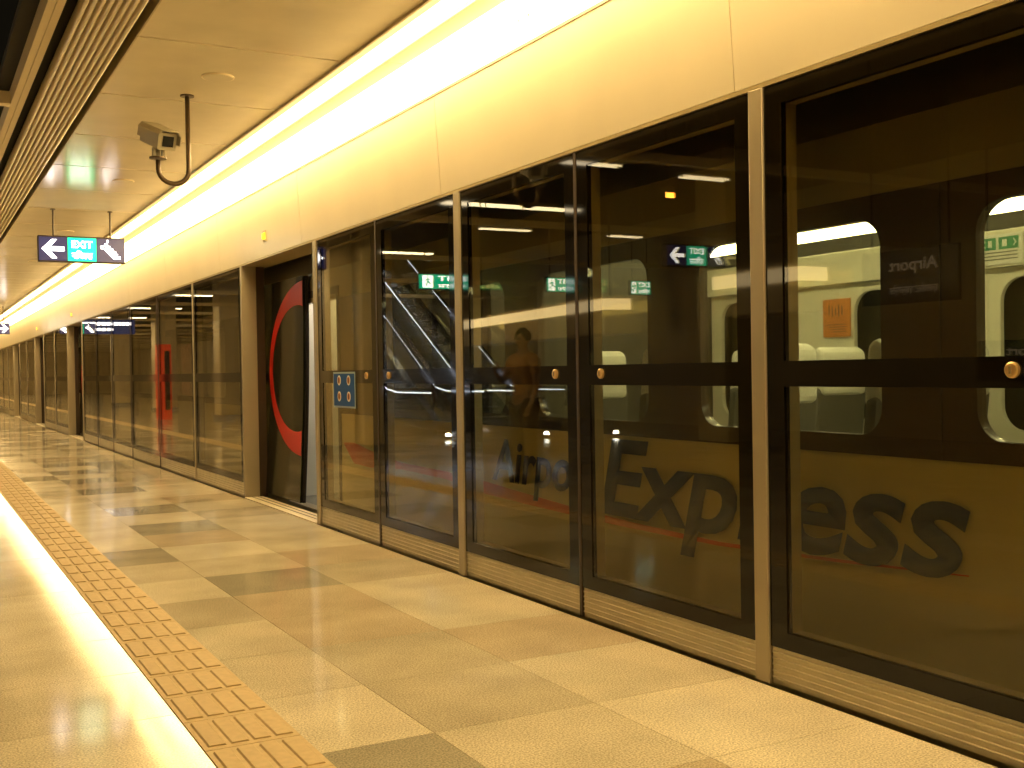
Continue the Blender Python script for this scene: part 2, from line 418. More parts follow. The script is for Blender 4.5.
# near bays, post / panel / seal / panel / post
near = {3.66: ('narrow steel post nearest the camera, right of the large letters Exp', 'near'),
        6.60: ('narrow steel post between the reflected escalator and the word Airport', 'mid'),
        9.53: ('narrow steel post at the near side of the open doorway', 'door')}
for p in (-5.16, -2.22, .72): post(p, PW, 'narrow steel post of the screen wall outside the picture', 'posts behind the camera')
for p, (lb, _) in near.items(): post(p, PW, lb)
lab = {(2.19, 3.66): 'dark glass screen panel at the right edge in front of the letters ess',
       (3.66, 5.13): 'dark glass screen panel in front of the letters Exp',
       (5.13, 6.60): 'dark glass screen panel in front of the word Airport',
       (6.60, 8.07): 'dark glass screen panel showing the reflected escalator and a green exit sign',
       (8.07, 9.53): 'glass screen panel with a blue sticker beside the open doorway'}
for s in (-3.69, -.75, 2.19, 5.13, 8.07):
    a, b = s-1.47, s+(1.47 if s < 8 else 1.46)
    seal(s, {5.13: 'dark vertical seal between the panels before Airport and Express', 8.07: 'dark vertical seal right of the blue stickered panel'}.get(s, 'dark vertical seal between near glass panels out of view'),
         None if s > 5 else 'seals out of view')
    for y0, y1, k in ((a+PW/2+.003, s-.014, 2), (s+.014, b-PW/2-.003, 1)):
        key = next((kk for kk in lab if kk[0]-.1 < y0 and y1 < kk[1]+.1), None)
        panel(y0, y1, k, lab[key] if key else 'dark glass screen panel outside the picture', None if key else 'panels behind the camera')
# jambs of open doorways: end face looks back at the camera
OPEN = [(9.575, 12.0), (24.95, 27.4), (32.65, 35.1), (40.35, 42.8), (55.75, 58.2), (71.15, 73.6)]
def jamb(y, i):
    t = thing('door_jamb', ['deep steel jamb at the far side of the nearest open doorway', 'wide steel jamb of the second open doorway down the platform',
              'pale steel jamb of the third open doorway near the left edge'][i] if i < 3 else 'far steel jamb near the vanishing point', 'door jamb', (0, y, 0), None if i < 3 else 'far door jambs')
    MB().box(FX-.012, FX+.15, 0, .06, 0, PH+.004).build('jamb_face', M['post'], t, bevel=.003)
    MB().box(FX+.152, FX+.24, .005, .055, 0, PH).build('jamb_rubber', M['gasket'], t)
for i, (a, b) in enumerate(OPEN):
    jamb(b, i)
    lbs = ['beige threshold plate at the foot of the nearest open doorway', 'beige threshold plate of the second open doorway down the platform', 'beige threshold plate of the third open doorway']
    t = thing('door_threshold', lbs[i] if i < 3 else 'steel threshold plate of a far open doorway', 'threshold', (0, 0, 0), None if i < 3 else 'far thresholds')
    th = MB().box(3.157, 3.36, a, b-.001, -.10, .012)
    th.build('sill_plate', M['sill'], t)
    MB().box(3.235, 3.243, a, b, .0125, .0145).box(3.30, 3.308, a, b, .0125, .0145).build('groove', M['rubber'], t)
    if i: post(a-.045, PW, 'far narrow steel post beside an open doorway', 'far steel posts')
# fixed runs between doorways
def run(a, b, marks):
    ys = [a]+marks+[b]
    for i in range(len(ys)-1):
        y0, y1 = ys[i], ys[i+1]
        panel(y0+.02, y1-.02, 0, 'brownish glass screen panel left of the open doorway' if y0 < 13 else
              'brownish glass screen panel beyond the bright thin mullion' if y0 < 15 else 'distant brown glass screen panel along the platform', None if y0 < 15 else FARG)
        if i:
            if i == 1: post(y0, .036, 'thin bright mullion left of the open doorway' if y0 < 15 else 'thin distant mullion in the glass wall', None if y0 < 15 else 'distant thin mullions')
            else: seal(y0, 'distant dark seal between glass panels', 'distant seals')
run(12.06, 24.86, [14.42, 16.75, 19.05, 21.0, 22.9])
prev = 27.4
for a, b in OPEN[2:]+[(YE, YE)]:
    n = max(1, round((a-.09-prev-.06)/2.4)); st = (a-.09-prev-.06)/n
    run(prev+.06, a-.09, [prev+.06+st*k for k in range(1, n)]); prev = b

# ------------------------------------------------------------------ train
XT = L+.36
T = thing('metro_train', 'beige metro train with dark window band and blue lettering standing behind the glass', 'train', (XT, 2, 0))
def at(o): return o
def tpart(o):
    o.parent = T; o.matrix_parent_inverse = Matrix.Translation((-XT, -2, 0)); return o
T0, T1 = -5.5, 80.0
doors = [(9.95, 11.65), ] + [(b-2.7, b-1.25) for a, b in OPEN[1:]]
dn = doors
# lower body side split around the doorways, with sill
segs = []; p = T0
for a, b in dn: segs.append((p, a)); p = b
segs.append((p, T1))
lb = MB(); ub = MB()
for a, b in segs:
    lb.prism([(XT, -.35), (XT+.01, .965), (XT+.08, .965), (XT+.08, -.35)], 'y', a, b)
lb.box(XT, XT+2.7, T0, T1, -.45, -.36)
tpart(lb.build('body_side', M['tbeige']))
tpart(MB().box(XT+.08, XT+2.6, T0, T1, -.36, -.02).build('floor_pan', M['tgrey']))
# window band plates with rounded window holes
wins = []
k = -4
for s, e in [(-4.7,-3.4),(-2.9, -1.7), (-1.3, -.05), (.35, 1.2), (1.62, 2.86), (3.33, 4.53), (4.99, 6.2), (6.65, 7.85)]: wins.append((s, e))
y = 12.6
while y < T1-2:
    if not any(a-.3 < y+1.2 and y < b+.3 for a, b in dn): wins.append((y, y+1.2))
    y += 1.68
for a, b in segs:
    loops = [[(-b, .966), (-a, .966), (-a, 2.055), (-b, 2.055)]]
    for s, e in wins:
        if s > a+.1 and e < b-.1: loops.append(rrect(-e, -s, 1.05, 1.955, .12))
    o = plate('window_band', M['tband'], loops, .05, (XT+.03, 0, 0), (0,-1,0), Z_)
    tpart(o)
for s, e in wins:
    if s < 40: 
        g = plate('window_pane', M['tglass'], [rrect(-e+.004, -s-.004, 1.054, 1.951, .116)], .008, (XT+.03, 0, 0), (0,-1,0), Z_); tpart(g)
# roof
tpart(MB().prism([(XT+.005, 2.056), (XT+.02, 2.35), (XT+.25, 2.62), (XT+.9, 2.78), (XT+1.8, 2.78), (XT+2.5, 2.6), (XT+2.7, 2.3), (XT+2.62, 2.3), (XT+2.4, 2.5), (XT+1.7, 2.62), (XT+.9, 2.62), (XT+.35, 2.5), (XT+.10, 2.30), (XT+.08, 2.056)], 'y', T0, T1).build('roof', M['troof']))
tpart(MB().box(XT+2.6, XT+2.7, T0, T1, -.35, 2.3).build('far_side', M['tint_white']))
# doorway surrounds
for i, (a, b) in enumerate(dn):
    mb = MB().box(XT-.005, XT+.10, a, a+.05, -.05, 2.1).box(XT-.005, XT+.10, b-.05, b, -.05, 2.1).box(XT-.005, XT+.10, a, b, 2.1, 2.17)
    tpart(mb.build('door_surround', M['rubber']))
    tpart(MB().box(XT-.02, XT+.10, a+.05, b-.05, -.06, -.01).build('door_sill', M['post']))
# plug-door leaf slid open, curved side profile, red arc
def leafx(z): return 3.395+.075*max(0, min(1, z/2.3))**1.0+.02*math.sin(math.pi*z/2.3)
def leaf(yb, ya, i):
    t = tpart(bpy.data.objects.new('door_leaf', None)); COL.objects.link(t)
    t.matrix_parent_inverse = Matrix.Identity(4); t.location = (0, 0, 0); t.location = (-XT, -2, 0)
    zs = [.05+2.28*j/20 for j in range(21)]
    prof = [(leafx(z), z) for z in zs]+[(leafx(z)+.022, z) for z in reversed(zs)]
    MB().prism(prof, 'y', ya, yb).build('leaf_skin', M['leaf'], t)
    prof = [(leafx(z)+.024, z) for z in zs]+[(leafx(z)+.056, z) for z in reversed(zs)]
    MB().prism(prof, 'y', ya-.02, ya+.12).build('leaf_edge', M['rubber'], t)
    # arc: crescent following the curved skin
    mb = MB(); n = 40; yc, zc = ya-.02, 1.40
    for j in range(n+1):
        a = math.radians(90+180*j/n); f = abs(j/n-.5)*2
        ro_y, ro_z = 1.20, .88
        th = .12+.16*f**2.0
        yo = yc-ro_y*math.cos(a)*1.0; zo = zc+ro_z*math.sin(a)
        yi = yc-(ro_y-th)*math.cos(a); zi = zc+(ro_z-th*.92)*math.sin(a)
        for yy, zz in ((yo, zo), (yi, zi)):
            mb.v.append((leafx(zz)-.003, max(yy, ya+.005), zz))
            mb.v.append((leafx(zz)+.001, max(yy, ya+.005), zz))
    for j in range(n):
        q = j*4
        mb.f += [(q, q+2, q+6, q+4), (q, q+4, q+5, q+1), (q+2, q+3, q+7, q+6)]
    mb.build('red_arc', M['redarc'], t)
    return t
leaf(12.42, 10.80, 0)
for i, (a, b) in enumerate(OPEN[1:3]): leaf(b+.1, b-1.25, i+1)
# lettering
tpart(text('Airport', 'lettering_airport', M['tblue'], (XT-.004, 6.85, .50), NY, Z_, 1.40, .38, bold=.018, shear=.18))
tpart(text('Express', 'lettering_express', M['tblue'], (XT-.004, 5.47, .365), NY, Z_, 2.58, .58, bold=.022, shear=.22))
# red swoosh: thick at the far end, thinning towards the camera
mb = MB(); pts = [(9.85, .70, .68), (9.6, .71, .52), (9.2, .66, .51), (8.75, .62, .53), (8.5, .60, .545), (7.6, .59, .53), (7.0, .57, .48), (6.4, .535, .465), (5.8, .505, .455), (5.2, .485, .448), (4.4, .472, .452), (3.6, .500, .486), (2.90, .535, .530)]
for j, (yy, zt, zb) in enumerate(pts): mb.v += [(XT-.0025, yy, zt), (XT-.0025, yy, zb), (XT+.001, yy, zt), (XT+.001, yy, zb)]
for j in range(len(pts)-1):
    q = j*4; mb.f += [(q, q+1, q+5, q+4), (q, q+4, q+6, q+2), (q+1, q+3, q+7, q+5)]
tpart(mb.build('red_swoosh', M['tred']))
# panel joints on the body
tpart(MB().box(XT-.0015, XT+.002, 2.30, 2.308, -.3, .96).box(XT-.0015, XT+.002, 3.02, 3.026, .97, 2.05).box(XT-.0015, XT+.002, 9.0, 9.008, -.3, .96).build('body_joint', M['rubber']))
# interior
tpart(MB().box(XT+2.0, XT+2.5, T0+.2, 7.06, 2.30, 2.45).box(XT+.3, XT+2.0, T0+.2, 7.06, 2.46, 2.49).build('cabin_ceiling', M['tint_white']))
tpart(MB().box(XT+2.04, XT+2.06, T0+.4, 7.04, 2.215, 2.38).build('light_strip', M['strip']))
tpart(MB().box(XT+1.0, XT+1.12, T0+.4, 7.04, 2.43, 2.455).build('ceiling_lamp', M['strip']))  # added lamp, out of view, to brighten the cabin
tpart(MB().box(XT+.5, XT+.7, 10.1, 11.7, 2.43, 2.455).build('vestibule_lamp', M['strip2']))  # lamp added so the white vestibule wall shows bright
tpart(MB().box(XT+.10, XT+2.5, 9.60, 9.66, -.02, 2.4).build('vestibule_bulkhead', M['parti']))
tpart(MB().box(XT+.3, XT+2.5, 7.2, 13, 2.46, 2.49).build('vestibule_ceiling', M['tint_white']))
tpart(MB().box(XT+2.04, XT+2.07, T0+.3, 7.04, 2.12, 2.212).build('grille_band', M['grille']))
tpart(MB().box(XT+2.03, XT+2.06, T0+.3, 7.04, 1.90, 2.108).build('luggage_rack_panel', M['tint_white']))
ib = []
o = plate('inner_wall', M['tint_white'], [[(-7.04, .0), (5.3, .0), (5.3, 1.9), (-7.04, 1.9)]]+[rrect(-c-.42, -c+.42, .95, 1.84, .14) for c in (-3.4, -1.9, -.4, 1.1, 2.6, 3.95, 5.10, 6.50)], .03, (XT+2.10, 0, 0), (0,-1,0), Z_)
tpart(o)
tpart(MB().box(XT+2.2, XT+2.22, T0, 7.04, .8, 1.95).build('far_window', M['leaf']))
tpart(MB().box(XT+.12, XT+2.55, 7.07, 7.13, -.02, 2.45).build('partition', M['parti']))
tpart(MB().box(XT+.101, XT+2.5, 12.0, 12.06, -.02, 2.4).build('vestibule_wall', M['tint_white']))
def seatobj(y, x, flip, label, group=None):
    t = thing('train_seat', label, 'seat', (x, y, 0), group)
    s = -1 if flip else 1
    MB().prism([(-.22*s, .40), (.24*s, .43), (.24*s, .50), (-.22*s, .47)], 'x', -.22, .22).build('cushion', M['seat'], t, bevel=.02)
    MB().prism([(-.22*s, .45), (-.15*s, .45), (-.23*s, 1.20), (-.31*s, 1.20)], 'x', -.22, .22).build('backrest', M['seatd'], t, bevel=.03)
    o = MB().prism([(-.24*s, 1.13), (-.19*s, 1.16), (-.22*s, 1.44), (-.27*s, 1.47), (-.33*s, 1.43), (-.33*s, 1.16)], 'x', -.19, .19).build('headrest', M['white'], t, bevel=.04)
    MB().box(-.05, .05, -.05, .05, -.019, .42).build('pedestal', M['tgrey'], t)
names = {2.1: 'grey train seat low behind the right edge window, beside the green label', 3.85: 'grey train seat inside the lit window with the orange poster',
         4.65: 'grey train seat at the left end of the lit window', 5.6: 'grey train seat behind the letter E window'}
for yy in (-3.2, -2.2, -1.2, -.3, .6, 1.4, 2.1, 2.95, 3.85, 4.65, 5.6, 6.4):
    for xx, w in ((XT+.42, 'near'), (XT+1.75, 'far')):
        seatobj(yy, xx, False, (names[yy] if yy in names else 'grey train seat in the lit carriage')+(' window side' if w == 'near' else ' far aisle side'), None if yy in names else 'seats in the lit carriage')
p = thing('orange_poster', 'orange poster on the wall inside the lit train window', 'poster', (XT+2.07, 5.67, 1.67))
MB().box(0, .012, -.125, .125, -.13, .13).build('poster_sheet', M['orange'], p)
mb = MB()
for i in range(5): mb.box(-.003, -.0005, .07-i*.03-.012, .07-i*.03, .02-.01*(i % 2), .09-.01*(i % 3))
for i in range(4): mb.box(-.003, -.0005, -.09, .09-.02*i, -.05-i*.016, -.044-i*.016)
mb.build('poster_print', M['pgrey'], p)
p = thing('evacuation_label', 'small green and white arrow label inside the train window at the right edge', 'label', (XT+2.02, 4.33, 2.0))
MB().box(0, .006, -.16, .14, -.085, .09).build('label_sheet', M['white'], p)
g = MB().box(-.003, -.0005, .015, .115, 0, .07).box(-.003, -.0005, -.135, -.005, 0, .07).build('green_field', M['green'], p)
mb = MB()
for yc, s in ((.095, 1), (-.115, -1)):
    shape_mb([(-.012*s-yc, .035), (.008*s-yc, .058), (.012*s-yc, .052), (-.001*s-yc, .035), (.012*s-yc, .018), (.008*s-yc, .012)], .002, (-.004, 0, 0), NY, Z_, mb)
mb.box(-.0055, -.0035, .04, .065, .015, .055).box(-.0055, -.0035, -.06, -.03, .015, .055)
mb.build('white_symbol', M['white'], p)
mb = MB()
for i in range(3): mb.box(-.003, -.0005, -.13, .12, -.02-.02*i, -.013-.02*i)
mb.build('label_text_lines', M['tgrey'], p)

# ------------------------------------------------------------------ stickers and small lamps on the screen wall
st = thing('blue_sticker', 'blue safety sticker with four round symbols on the glass beside the open doorway', 'sticker', (L, 8.83, 1.2))
MB().box(-.003, -.001, -.265, .265, -.145, .155).build('sticker_edge', M['stickline'], st)
MB().box(-.004, -.0032, -.25, .25, -.13, .14).build('sticker_field', M['blue'], st)
for a in (-.115, .115):
    for zz in (-.05, .085):
        c = MB().tube([(-.0042, a, zz), (-.0055, a, zz)], .042, 20).build('round_symbol', M['white'], st)
        MB().tube([(-.0058, a, zz), (-.0066, a, zz)], .030, 20).build('symbol_disc', M['orange'], c)
        MB().box(-.0078, -.0068, a-.008, a+.008, zz-.02, zz+.02).build('symbol_figure', M['rubber'], c)
for i, yy in enumerate((11.05, 26.4, 34.1)):
    t = thing('door_lamp', ['small yellow lamp on the fascia above the nearest open doorway', 'yellow lamp on the fascia over the second open doorway', 'yellow lamp on the fascia over the third open doorway'][i], 'indicator lamp', (L-.008, yy, 2.74))
    MB().box(-.012, .006, -.06, .06, -.055, .055).build('lamp_base', M['covem'], t)
    MB().prism([(-.013, -.035), (-.03, -.025), (-.03, .025), (-.013, .035)], 'y', -.035, .035).build('lamp_lens', M['yel'], t)

# ------------------------------------------------------------------ hanging signs
def arrow(cx, cy, s, left=True):
    d = 1 if left else -1
    p = [(-.50, 0), (-.06, .44), (.16, .44), (-.13, .10), (.48, .10), (.48, -.10), (-.13, -.10), (.16, -.44), (-.06, -.44)]
    return [(cx+x*s*d, cy+y*s) for x, y in p][::d]
def esc_icon(mb, O, U, V, cx, cy, s, flip=False):
    d = -1 if flip else 1
    def q(pts): return [(cx+x*s*d, cy+y*s) for x, y in pts][::d]
    shape_mb(q([(-.50, .28), (-.26, .28), (.22, -.26), (.50, -.26), (.50, -.42), (.16, -.42), (-.34, .12), (-.50, .12)]), .003, O, U, V, mb)
    shape_mb(q([(-.30, .42), (-.14, .42), (-.14, .28), (0, .28), (0, .14), (.14, .14), (.14, 0), (.28, 0), (.28, -.14), (.40, -.14), (.26, -.24), (-.16, .22), (-.30, .26)]), .003, O, U, V, mb)
    shape_mb(q([(-.18, .46), (-.10, .46), (-.10, .60), (-.18, .60)]), .003, O, U, V, mb)
def esc_slot(O, U, V, cx, cy, s, flip, t):
    d = -1 if flip else 1; mb = MB()
    shape_mb([(cx+x*s*d, cy+y*s) for x, y in [(-.42, .245), (-.27, .245), (.20, -.295), (.43, -.295), (.43, -.375), (.165, -.375), (-.31, .165), (-.42, .165)]][::d], .0012, O, U, V, mb)
    mb.build('symbol_slot', M['navy'], t)
def exit_sign(x, y, z, w=1.0, h=.32, rod=True, label='', flip=False, group=None, rot=0):
    t = thing('exit_sign', label, 'hanging sign', (x, y, z), group); t.rotation_euler = (0, 0, rot)
    MB().box(-w/2, w/2, -.05, .05, -h/2, h/2).build('sign_box', M['signbody'], t, bevel=.006)
    sg = -1 if flip else 1
    yf = -.0505
    def cell(a, b, mm, nm):
        if flip: a, b = -b, -a
        return MB().box(a, b, yf-.002, yf, -h/2+.018, h/2-.018).build(nm, mm, t)
    cell(-.49*w, -.172*w, M['navy'], 'arrow_field'); g = cell(-.165*w, .165*w, M['signgreen'], 'exit_field'); cell(.172*w, .49*w, M['navy'], 'escalator_field')
    O = (0, yf-.0022, 0)
    mb = MB(); shape_mb(arrow(-.33*w*sg, 0, .26*h/.32, not flip), .002, O, X_, Z_, mb); mb.build('arrow', M['signwhite'], t)
    mb = MB(); esc_icon(mb, O, X_, Z_, .33*w*sg, -.01, .23*h/.32, flip); mb.build('escalator_symbol', M['signwhite'], t)
    esc_slot((0, yf-.0054, 0), X_, Z_, .33*w*sg, -.01, .23*h/.32, flip, t)
    text('EXIT', 'exit_word', M['signwhite'], (-.12*w, yf-.0022, .02), X_, Z_, .24*w, .085*h/.32, t, bold=.02, depth=.002)
    text('निकास', 'hindi_word', M['signwhite'], (-.12*w, yf-.0022, -.115*h/.32), X_, Z_, .24*w, .10*h/.32, t, bold=.012, depth=.002)
    if rod:
        for a in (-.32*w, .34*w):
            r = MB().tube([(a, 0, h/2), (a, 0, ZC-z-.004)], .011, 10).build('hanger_rod', M['rodd'], t)
            MB().tube([(a, 0, ZC-z-.012), (a, 0, ZC-z-.001)], .03, 14).build('rod_flange', M['rodd'], r)
    return t
exit_sign(1.875, 14.55, 2.91, label='illuminated sign with left arrow, green EXIT and escalator symbol hanging from the ceiling')
exit_sign(2.02, 35.0, 2.77, label='small far illuminated exit sign at the left edge', flip=True)

# ------------------------------------------------------------------ CCTV camera on its J-shaped bracket
c = thing('security_camera', 'beige security camera on a J shaped bracket hanging from the ceiling', 'security camera', (1.82, 8.3, ZC))
pts = [(0, 0, 0), (0, 0, -.545)]
for a in range(0, 181, 15):
    r = math.radians(a); pts.append((-.108+.108*math.cos(r), 0, -.555-.10*math.sin(r)))
pts += [(-.216, 0, -.49)]
br = MB().tube(pts, .017, 14).build('bracket', M['conduit'], c, smooth=True)
MB().tube([(0, 0, -.001), (0, 0, -.012)], .05, 18).build('ceiling_flange', M['conduit'], br)
MB().tube([(-.216, 0, -.482), (-.216, 0, -.47)], .062, 20).build('mount_plate', M['conduit'], br)
body = bpy.data.objects.new('housing', None); COL.objects.link(body); body.parent = c
A = Matrix.Translation((-.20, .06, -.315)) @ Matrix.Rotation(math.radians(12), 4, 'Z') @ Matrix.Rotation(math.radians(20), 4, 'X')
hw, hh, hl = .068, .062, .165
MB().prism(rrect(-hw, hw, -hh, hh, .012, 3), 'y', -hl, hl).xf(A).build('camera_body', M['camb'], body)
MB().prism([(-.085, -.02), (-.085, .05), (-.06, .082), (.06, .082), (.085, .05), (.085, -.02), (.079, -.02), (.079, .047), (.057, .076), (-.057, .076), (-.079, .047), (-.079, -.02)], 'y', -hl-.04, hl+.02).xf(A).build('sun_shield', M['camb'], body)
MB().box(-.035, .045, -hl-.006, -hl-.001, -.035, .04).xf(A).build('lens_window', M['cambk'], body)
MB().tube([(-.216, 0, -.47), (-.216, .01, -.43), (-.20, .05, -.385)], .014, 10).build('swivel_arm', M['camb'], c)
for a in (-.255, -.19): MB().box(a, a+.02, -.03, .03, -.47, -.40).build('yoke', M['camb'], c)
# ceiling speakers / downlight discs
for i, (xx, yy) in enumerate(((1.90, 7.7), (2.0, 12.2), (1.95, 16.7), (1.95, 21.2))):
    t = thing('ceiling_speaker', ['round flush speaker in the ceiling nearest the camera', 'round ceiling speaker just below the security camera in the picture', 'round ceiling speaker beyond the exit sign', 'round ceiling speaker beyond the exit sign'][i], 'ceiling speaker', (xx, yy, ZC), None if i < 2 else 'far ceiling speakers')
    MB().tube([(0,0,-.001), (0,0,-.006)], .112, 32).build('rim', M['slat'], t)
    MB().tube([(0,0,-.0065), (0,0,-.009)], .10, 32).build('grille', M['ceiling'], t)

# ------------------------------------------------------------------ concourse side, seen as reflections in the glass
def refl(px, py, z):
    r = R2*((px-512)/FPX)+U2*((384-py)/FPX)+F
    P = Vector((0, 0, 1.35))+r*z
    return Vector((2*L-P.x, P.y, P.z))
def board_sign(x, y, z, w, h, body, label):
    t = thing('station_name_board', label, 'sign board', (x, y, z))
    MB().box(-.04, 0, -w/2, w/2, -h/2, h/2).build('board', M['board'], t)
    text(body[0], 'name_word', M['btext'], (.002, -w*.30, .02), Y_, Z_, w*.50, h*.30, t, bold=.012, depth=.002)
    text(body[1], 'hindi_words', M['btext'], (.002, -w*.30, -h*.36), Y_, Z_, w*.50, h*.22, t, depth=.002)
    for yy in (-w*.4, w*.4): MB().tube([(-.02, yy, h/2), (-.02, yy, 4.89-z)], .012, 8).build('hanger_rod', M['rodd'], t)
b = board_sign(-3.0, 8.42, 2.28, 1.3, .58, ('Airport', 'एयरपोर्ट एक्सप्रेस'), 'dark hanging board reading Airport, mirrored in the right hand glass panel')
b = board_sign(-3.0, 7.0, 1.36, 1.1, .40, ('Airport', 'एयरपोर्ट एक्सप्रेस'), 'lower dark board reading Airport, mirrored at the right edge')
exit_sign(-1.70, 10.42, 2.64, w=.86, h=.26, rod=False, flip=True, label='hanging exit sign with right arrow on the concourse side, mirrored in the glass')
for xx in (-1.95, -1.45): pass
def running_sign(px, py, z, w, h, label, i):
    P = refl(px, py, z)
    t = thing('running_man_sign', label, 'hanging sign', P)
    MB().box(-w/2, w/2, -.04, .04, -h/2, h/2).build('sign_box', M['signbody'], t)
    MB().box(-w/2+.02, w/2-.02, -.043, -.041, -h/2+.02, h/2-.02).build('green_field', M['signgreen'], t)
    MB().box(w*.22, w*.42, -.046, -.044, -h*.38, h*.38).build('white_field', M['signwhite'], t)
    mb = MB(); O = (w*.32, -.0465, 0); s = h*.7
    shape_mb([(x*s, y*s) for x, y in ((-.05,.32),(.05,.32),(.05,.42),(-.05,.42))], .002, O, X_, Z_, mb)
    shape_mb([(x*s, y*s) for x, y in ((-.22,.22),(.10,.26),(.24,.06),(.18,.02),(.06,.14),(.04,-.06),(.20,-.22),(.10,-.44),(.02,-.42),(.08,-.22),(-.08,-.10),(-.26,-.28),(-.32,-.22),(-.12,.02),(-.10,.16),(-.22,.12))], .002, O, X_, Z_, mb)
    mb.build('running_figure', M['signgreen'], t)
    text('EXIT', 'exit_word', M['signwhite'], (-w*.42, -.044, h*.06), X_, Z_, w*.55, h*.30, t, bold=.02, depth=.002)
    text('निकास', 'hindi_word', M['signwhite'], (-w*.42, -.044, -h*.38), X_, Z_, w*.55, h*.32, t, bold=.01, depth=.002)
    for a in (-w*.35, w*.35): MB().tube([(a, 0, h/2), (a, 0, 4.89-P.z)], .012, 8).build('hanger_rod', M['rodd'], t)
running_sign(443, 282, 22, 1.15, .32, 'green exit sign with running figure, leftmost of the three mirrored in the glass', 0)
running_sign(560, 285, 23, .75, .32, 'green exit sign with running figure, middle of the three mirrored in the glass', 1)
running_sign(639, 288, 24, .55, .32, 'green exit sign with running figure, rightmost of the three mirrored in the glass', 2)
# escalators going up away from the camera
def escalator(x0, x1, yb, label):
    t = thing('escalator', label, 'escalator', ((x0+x1)/2, yb, 0)); w = x1-x0; hw = w/2; TL = 11.0; sl = math.tan(math.radians(30))
    MB().prism([(-1.0, 0), (1.4, 0), (TL, (TL-1.4)*sl), (TL+1, (TL-1.4)*sl), (TL+1, (TL-1.4)*sl-.9), (TL, (TL-1.4)*sl-1.1), (2.0, 0), (2.0, -.002), (-1.0, -.002)], 'x', -hw, hw).build('truss', M['truss'], t)
    mb = MB()
    for i in range(23):
        ys = 1.4+i*.4; zs = i*.4*sl
        mb.box(-hw+.22, hw-.22, ys, ys+.4, zs-.02, zs+.2)
    mb.build('steps', M['steel'], t)
    for s in (-1, 1):
        xx = s*(hw-.08)
        path = [(-1.0, .55), (-1.12, .75), (-1.0, .95), (.9, .95), (1.5, 1.02), (TL, (TL-1.4)*sl+1.0), (TL+1, (TL-1.4)*sl+1.0)]
        bal = MB().prism([(-.95, .15), (1.5, .15), (TL, (TL-1.4)*sl+.15), (TL, (TL-1.4)*sl+.95), (1.5, .96), (.9, .9), (-.95, .9)], 'x', xx-.006, xx+.006).build('balustrade', M['bglass'], t)
        MB().tube([(xx, a, b) for a, b in path], .035, 10).build('handrail', M['handr'], t)
        MB().tube([(xx+s*.005, a, b-.06) for a, b in path[2:]], .013, 6).build('rail_light', M['led'], t)  # thin bright line under the handrail, set to glow
        MB().prism([(-1.0, 0), (-1.0, .15), (1.5, .17), (TL, (TL-1.4)*sl+.17), (TL, (TL-1.4)*sl-.1), (1.6, 0)], 'x', xx-.10, xx+.08).build('skirt', M['steel'], t)
escalator(-4.5, -3.1, 22.2, 'escalator nearer the screen wall, mirrored in the glass panels')
escalator(-6.5, -5.1, 22.2, 'escalator farther from the screen wall, mirrored in the glass panels')
for i, (px, py) in enumerate(((423, 431), (517, 428), (583, 425))):
    P = refl(px, py, 23.2); P.z = .11
    t = thing('floor_spotlight', ['small bright floor light, leftmost of three mirrored in the glass', 'small bright floor light, middle of three mirrored in the glass', 'small bright floor light, rightmost of three mirrored in the glass'][i], 'floor light', (P.x, P.y-1.2, 0))
    MB().tube([(0,0,0), (0,0,.05)], .06, 14).build('lamp_base', M['screw'], t)
    MB().tube([(0,0,.05), (0,0,.09), (0,0,.11)], [.055, .05, .02], 14).build('lamp_lens', M['spot'], t)
# hanging bulkheads with a lit ledge
def bulkhead(P0, P1, label):
    P0 = Vector(P0); P1 = Vector(P1); d = (P1-P0); ln = d.length; ang = math.atan2(d.x, d.y)
    t = thing('lit_bulkhead', label, 'light fitting', P0); t.rotation_euler = (0, 0, -ang)
    MB().box(-.25, .25, 0, ln, -.32, -.02).build('bulkhead_box', M['column'], t)
    MB().box(-.12, .268, .02, ln-.02, -.019, .12).build('lit_ledge', M['ledge'], t)
    MB().box(-.25, .25, 0, ln, .125, .16).build('cover', M['beam'], t)
    for yy in (.4, ln-.4): MB().tube([(0, yy, .16), (0, yy, 4.89-P0.z)], .012, 8).build('hanger_rod', M['rodd'], t)
pa = refl(622, 308, 14); pb = refl(475, 336, 20); pb.z = pa.z
bulkhead(pa, pb, 'long hanging bulkhead with a warm lit ledge, mirrored left of the centre seal')
pa = refl(819, 283, 11); pb = refl(729, 285, 12.2); pa.z = pb.z = (pa.z+pb.z)/2
bulkhead(pa, pb, 'short hanging bulkhead with a warm lit ledge, mirrored beside the lit train window')
# tube lights in the dark void
def tubes(px0, py0, px1, py1, z0, label):
    P = refl((px0+px1)/2, (py0+py1)/2, z0)
    a = refl(px0, py0, z0); w = abs((refl(px1, py1, z0)-a).x)*1.0
    t = thing('tube_light', label, 'tube light', P)
    MB().box(-w/2, w/2, -.07, .07, .03, .06).build('tube_tray', M['covem'], t)
    for yy in (-.045, .045): MB().tube([(-w/2+.03, yy, .012), (w/2-.03, yy, .012)], .012, 8).build('tube', M['fluo'], t)
    for a in (-w*.35, w*.35): MB().tube([(a, 0, .06), (a, 0, 4.89-P.z)], .008, 6).build('hanger_rod', M['rodd'], t)
tubes(543, 162, 632, 168, 12.5, 'twin tube light high in the void, mirrored above the centre seal')
tubes(668, 177, 738, 182, 12.5, 'twin tube light mirrored above the orange lamp')
tubes(470, 229, 538, 232, 19, 'dim twin tube light mirrored above the escalator')
tubes(600, 236, 648, 239, 19, 'dim twin tube light mirrored left of the arrow exit sign')
P = refl(667, 196, 12)
t = thing('orange_lamp', 'small orange glowing lamp, mirrored high in the glass', 'indicator lamp', P)
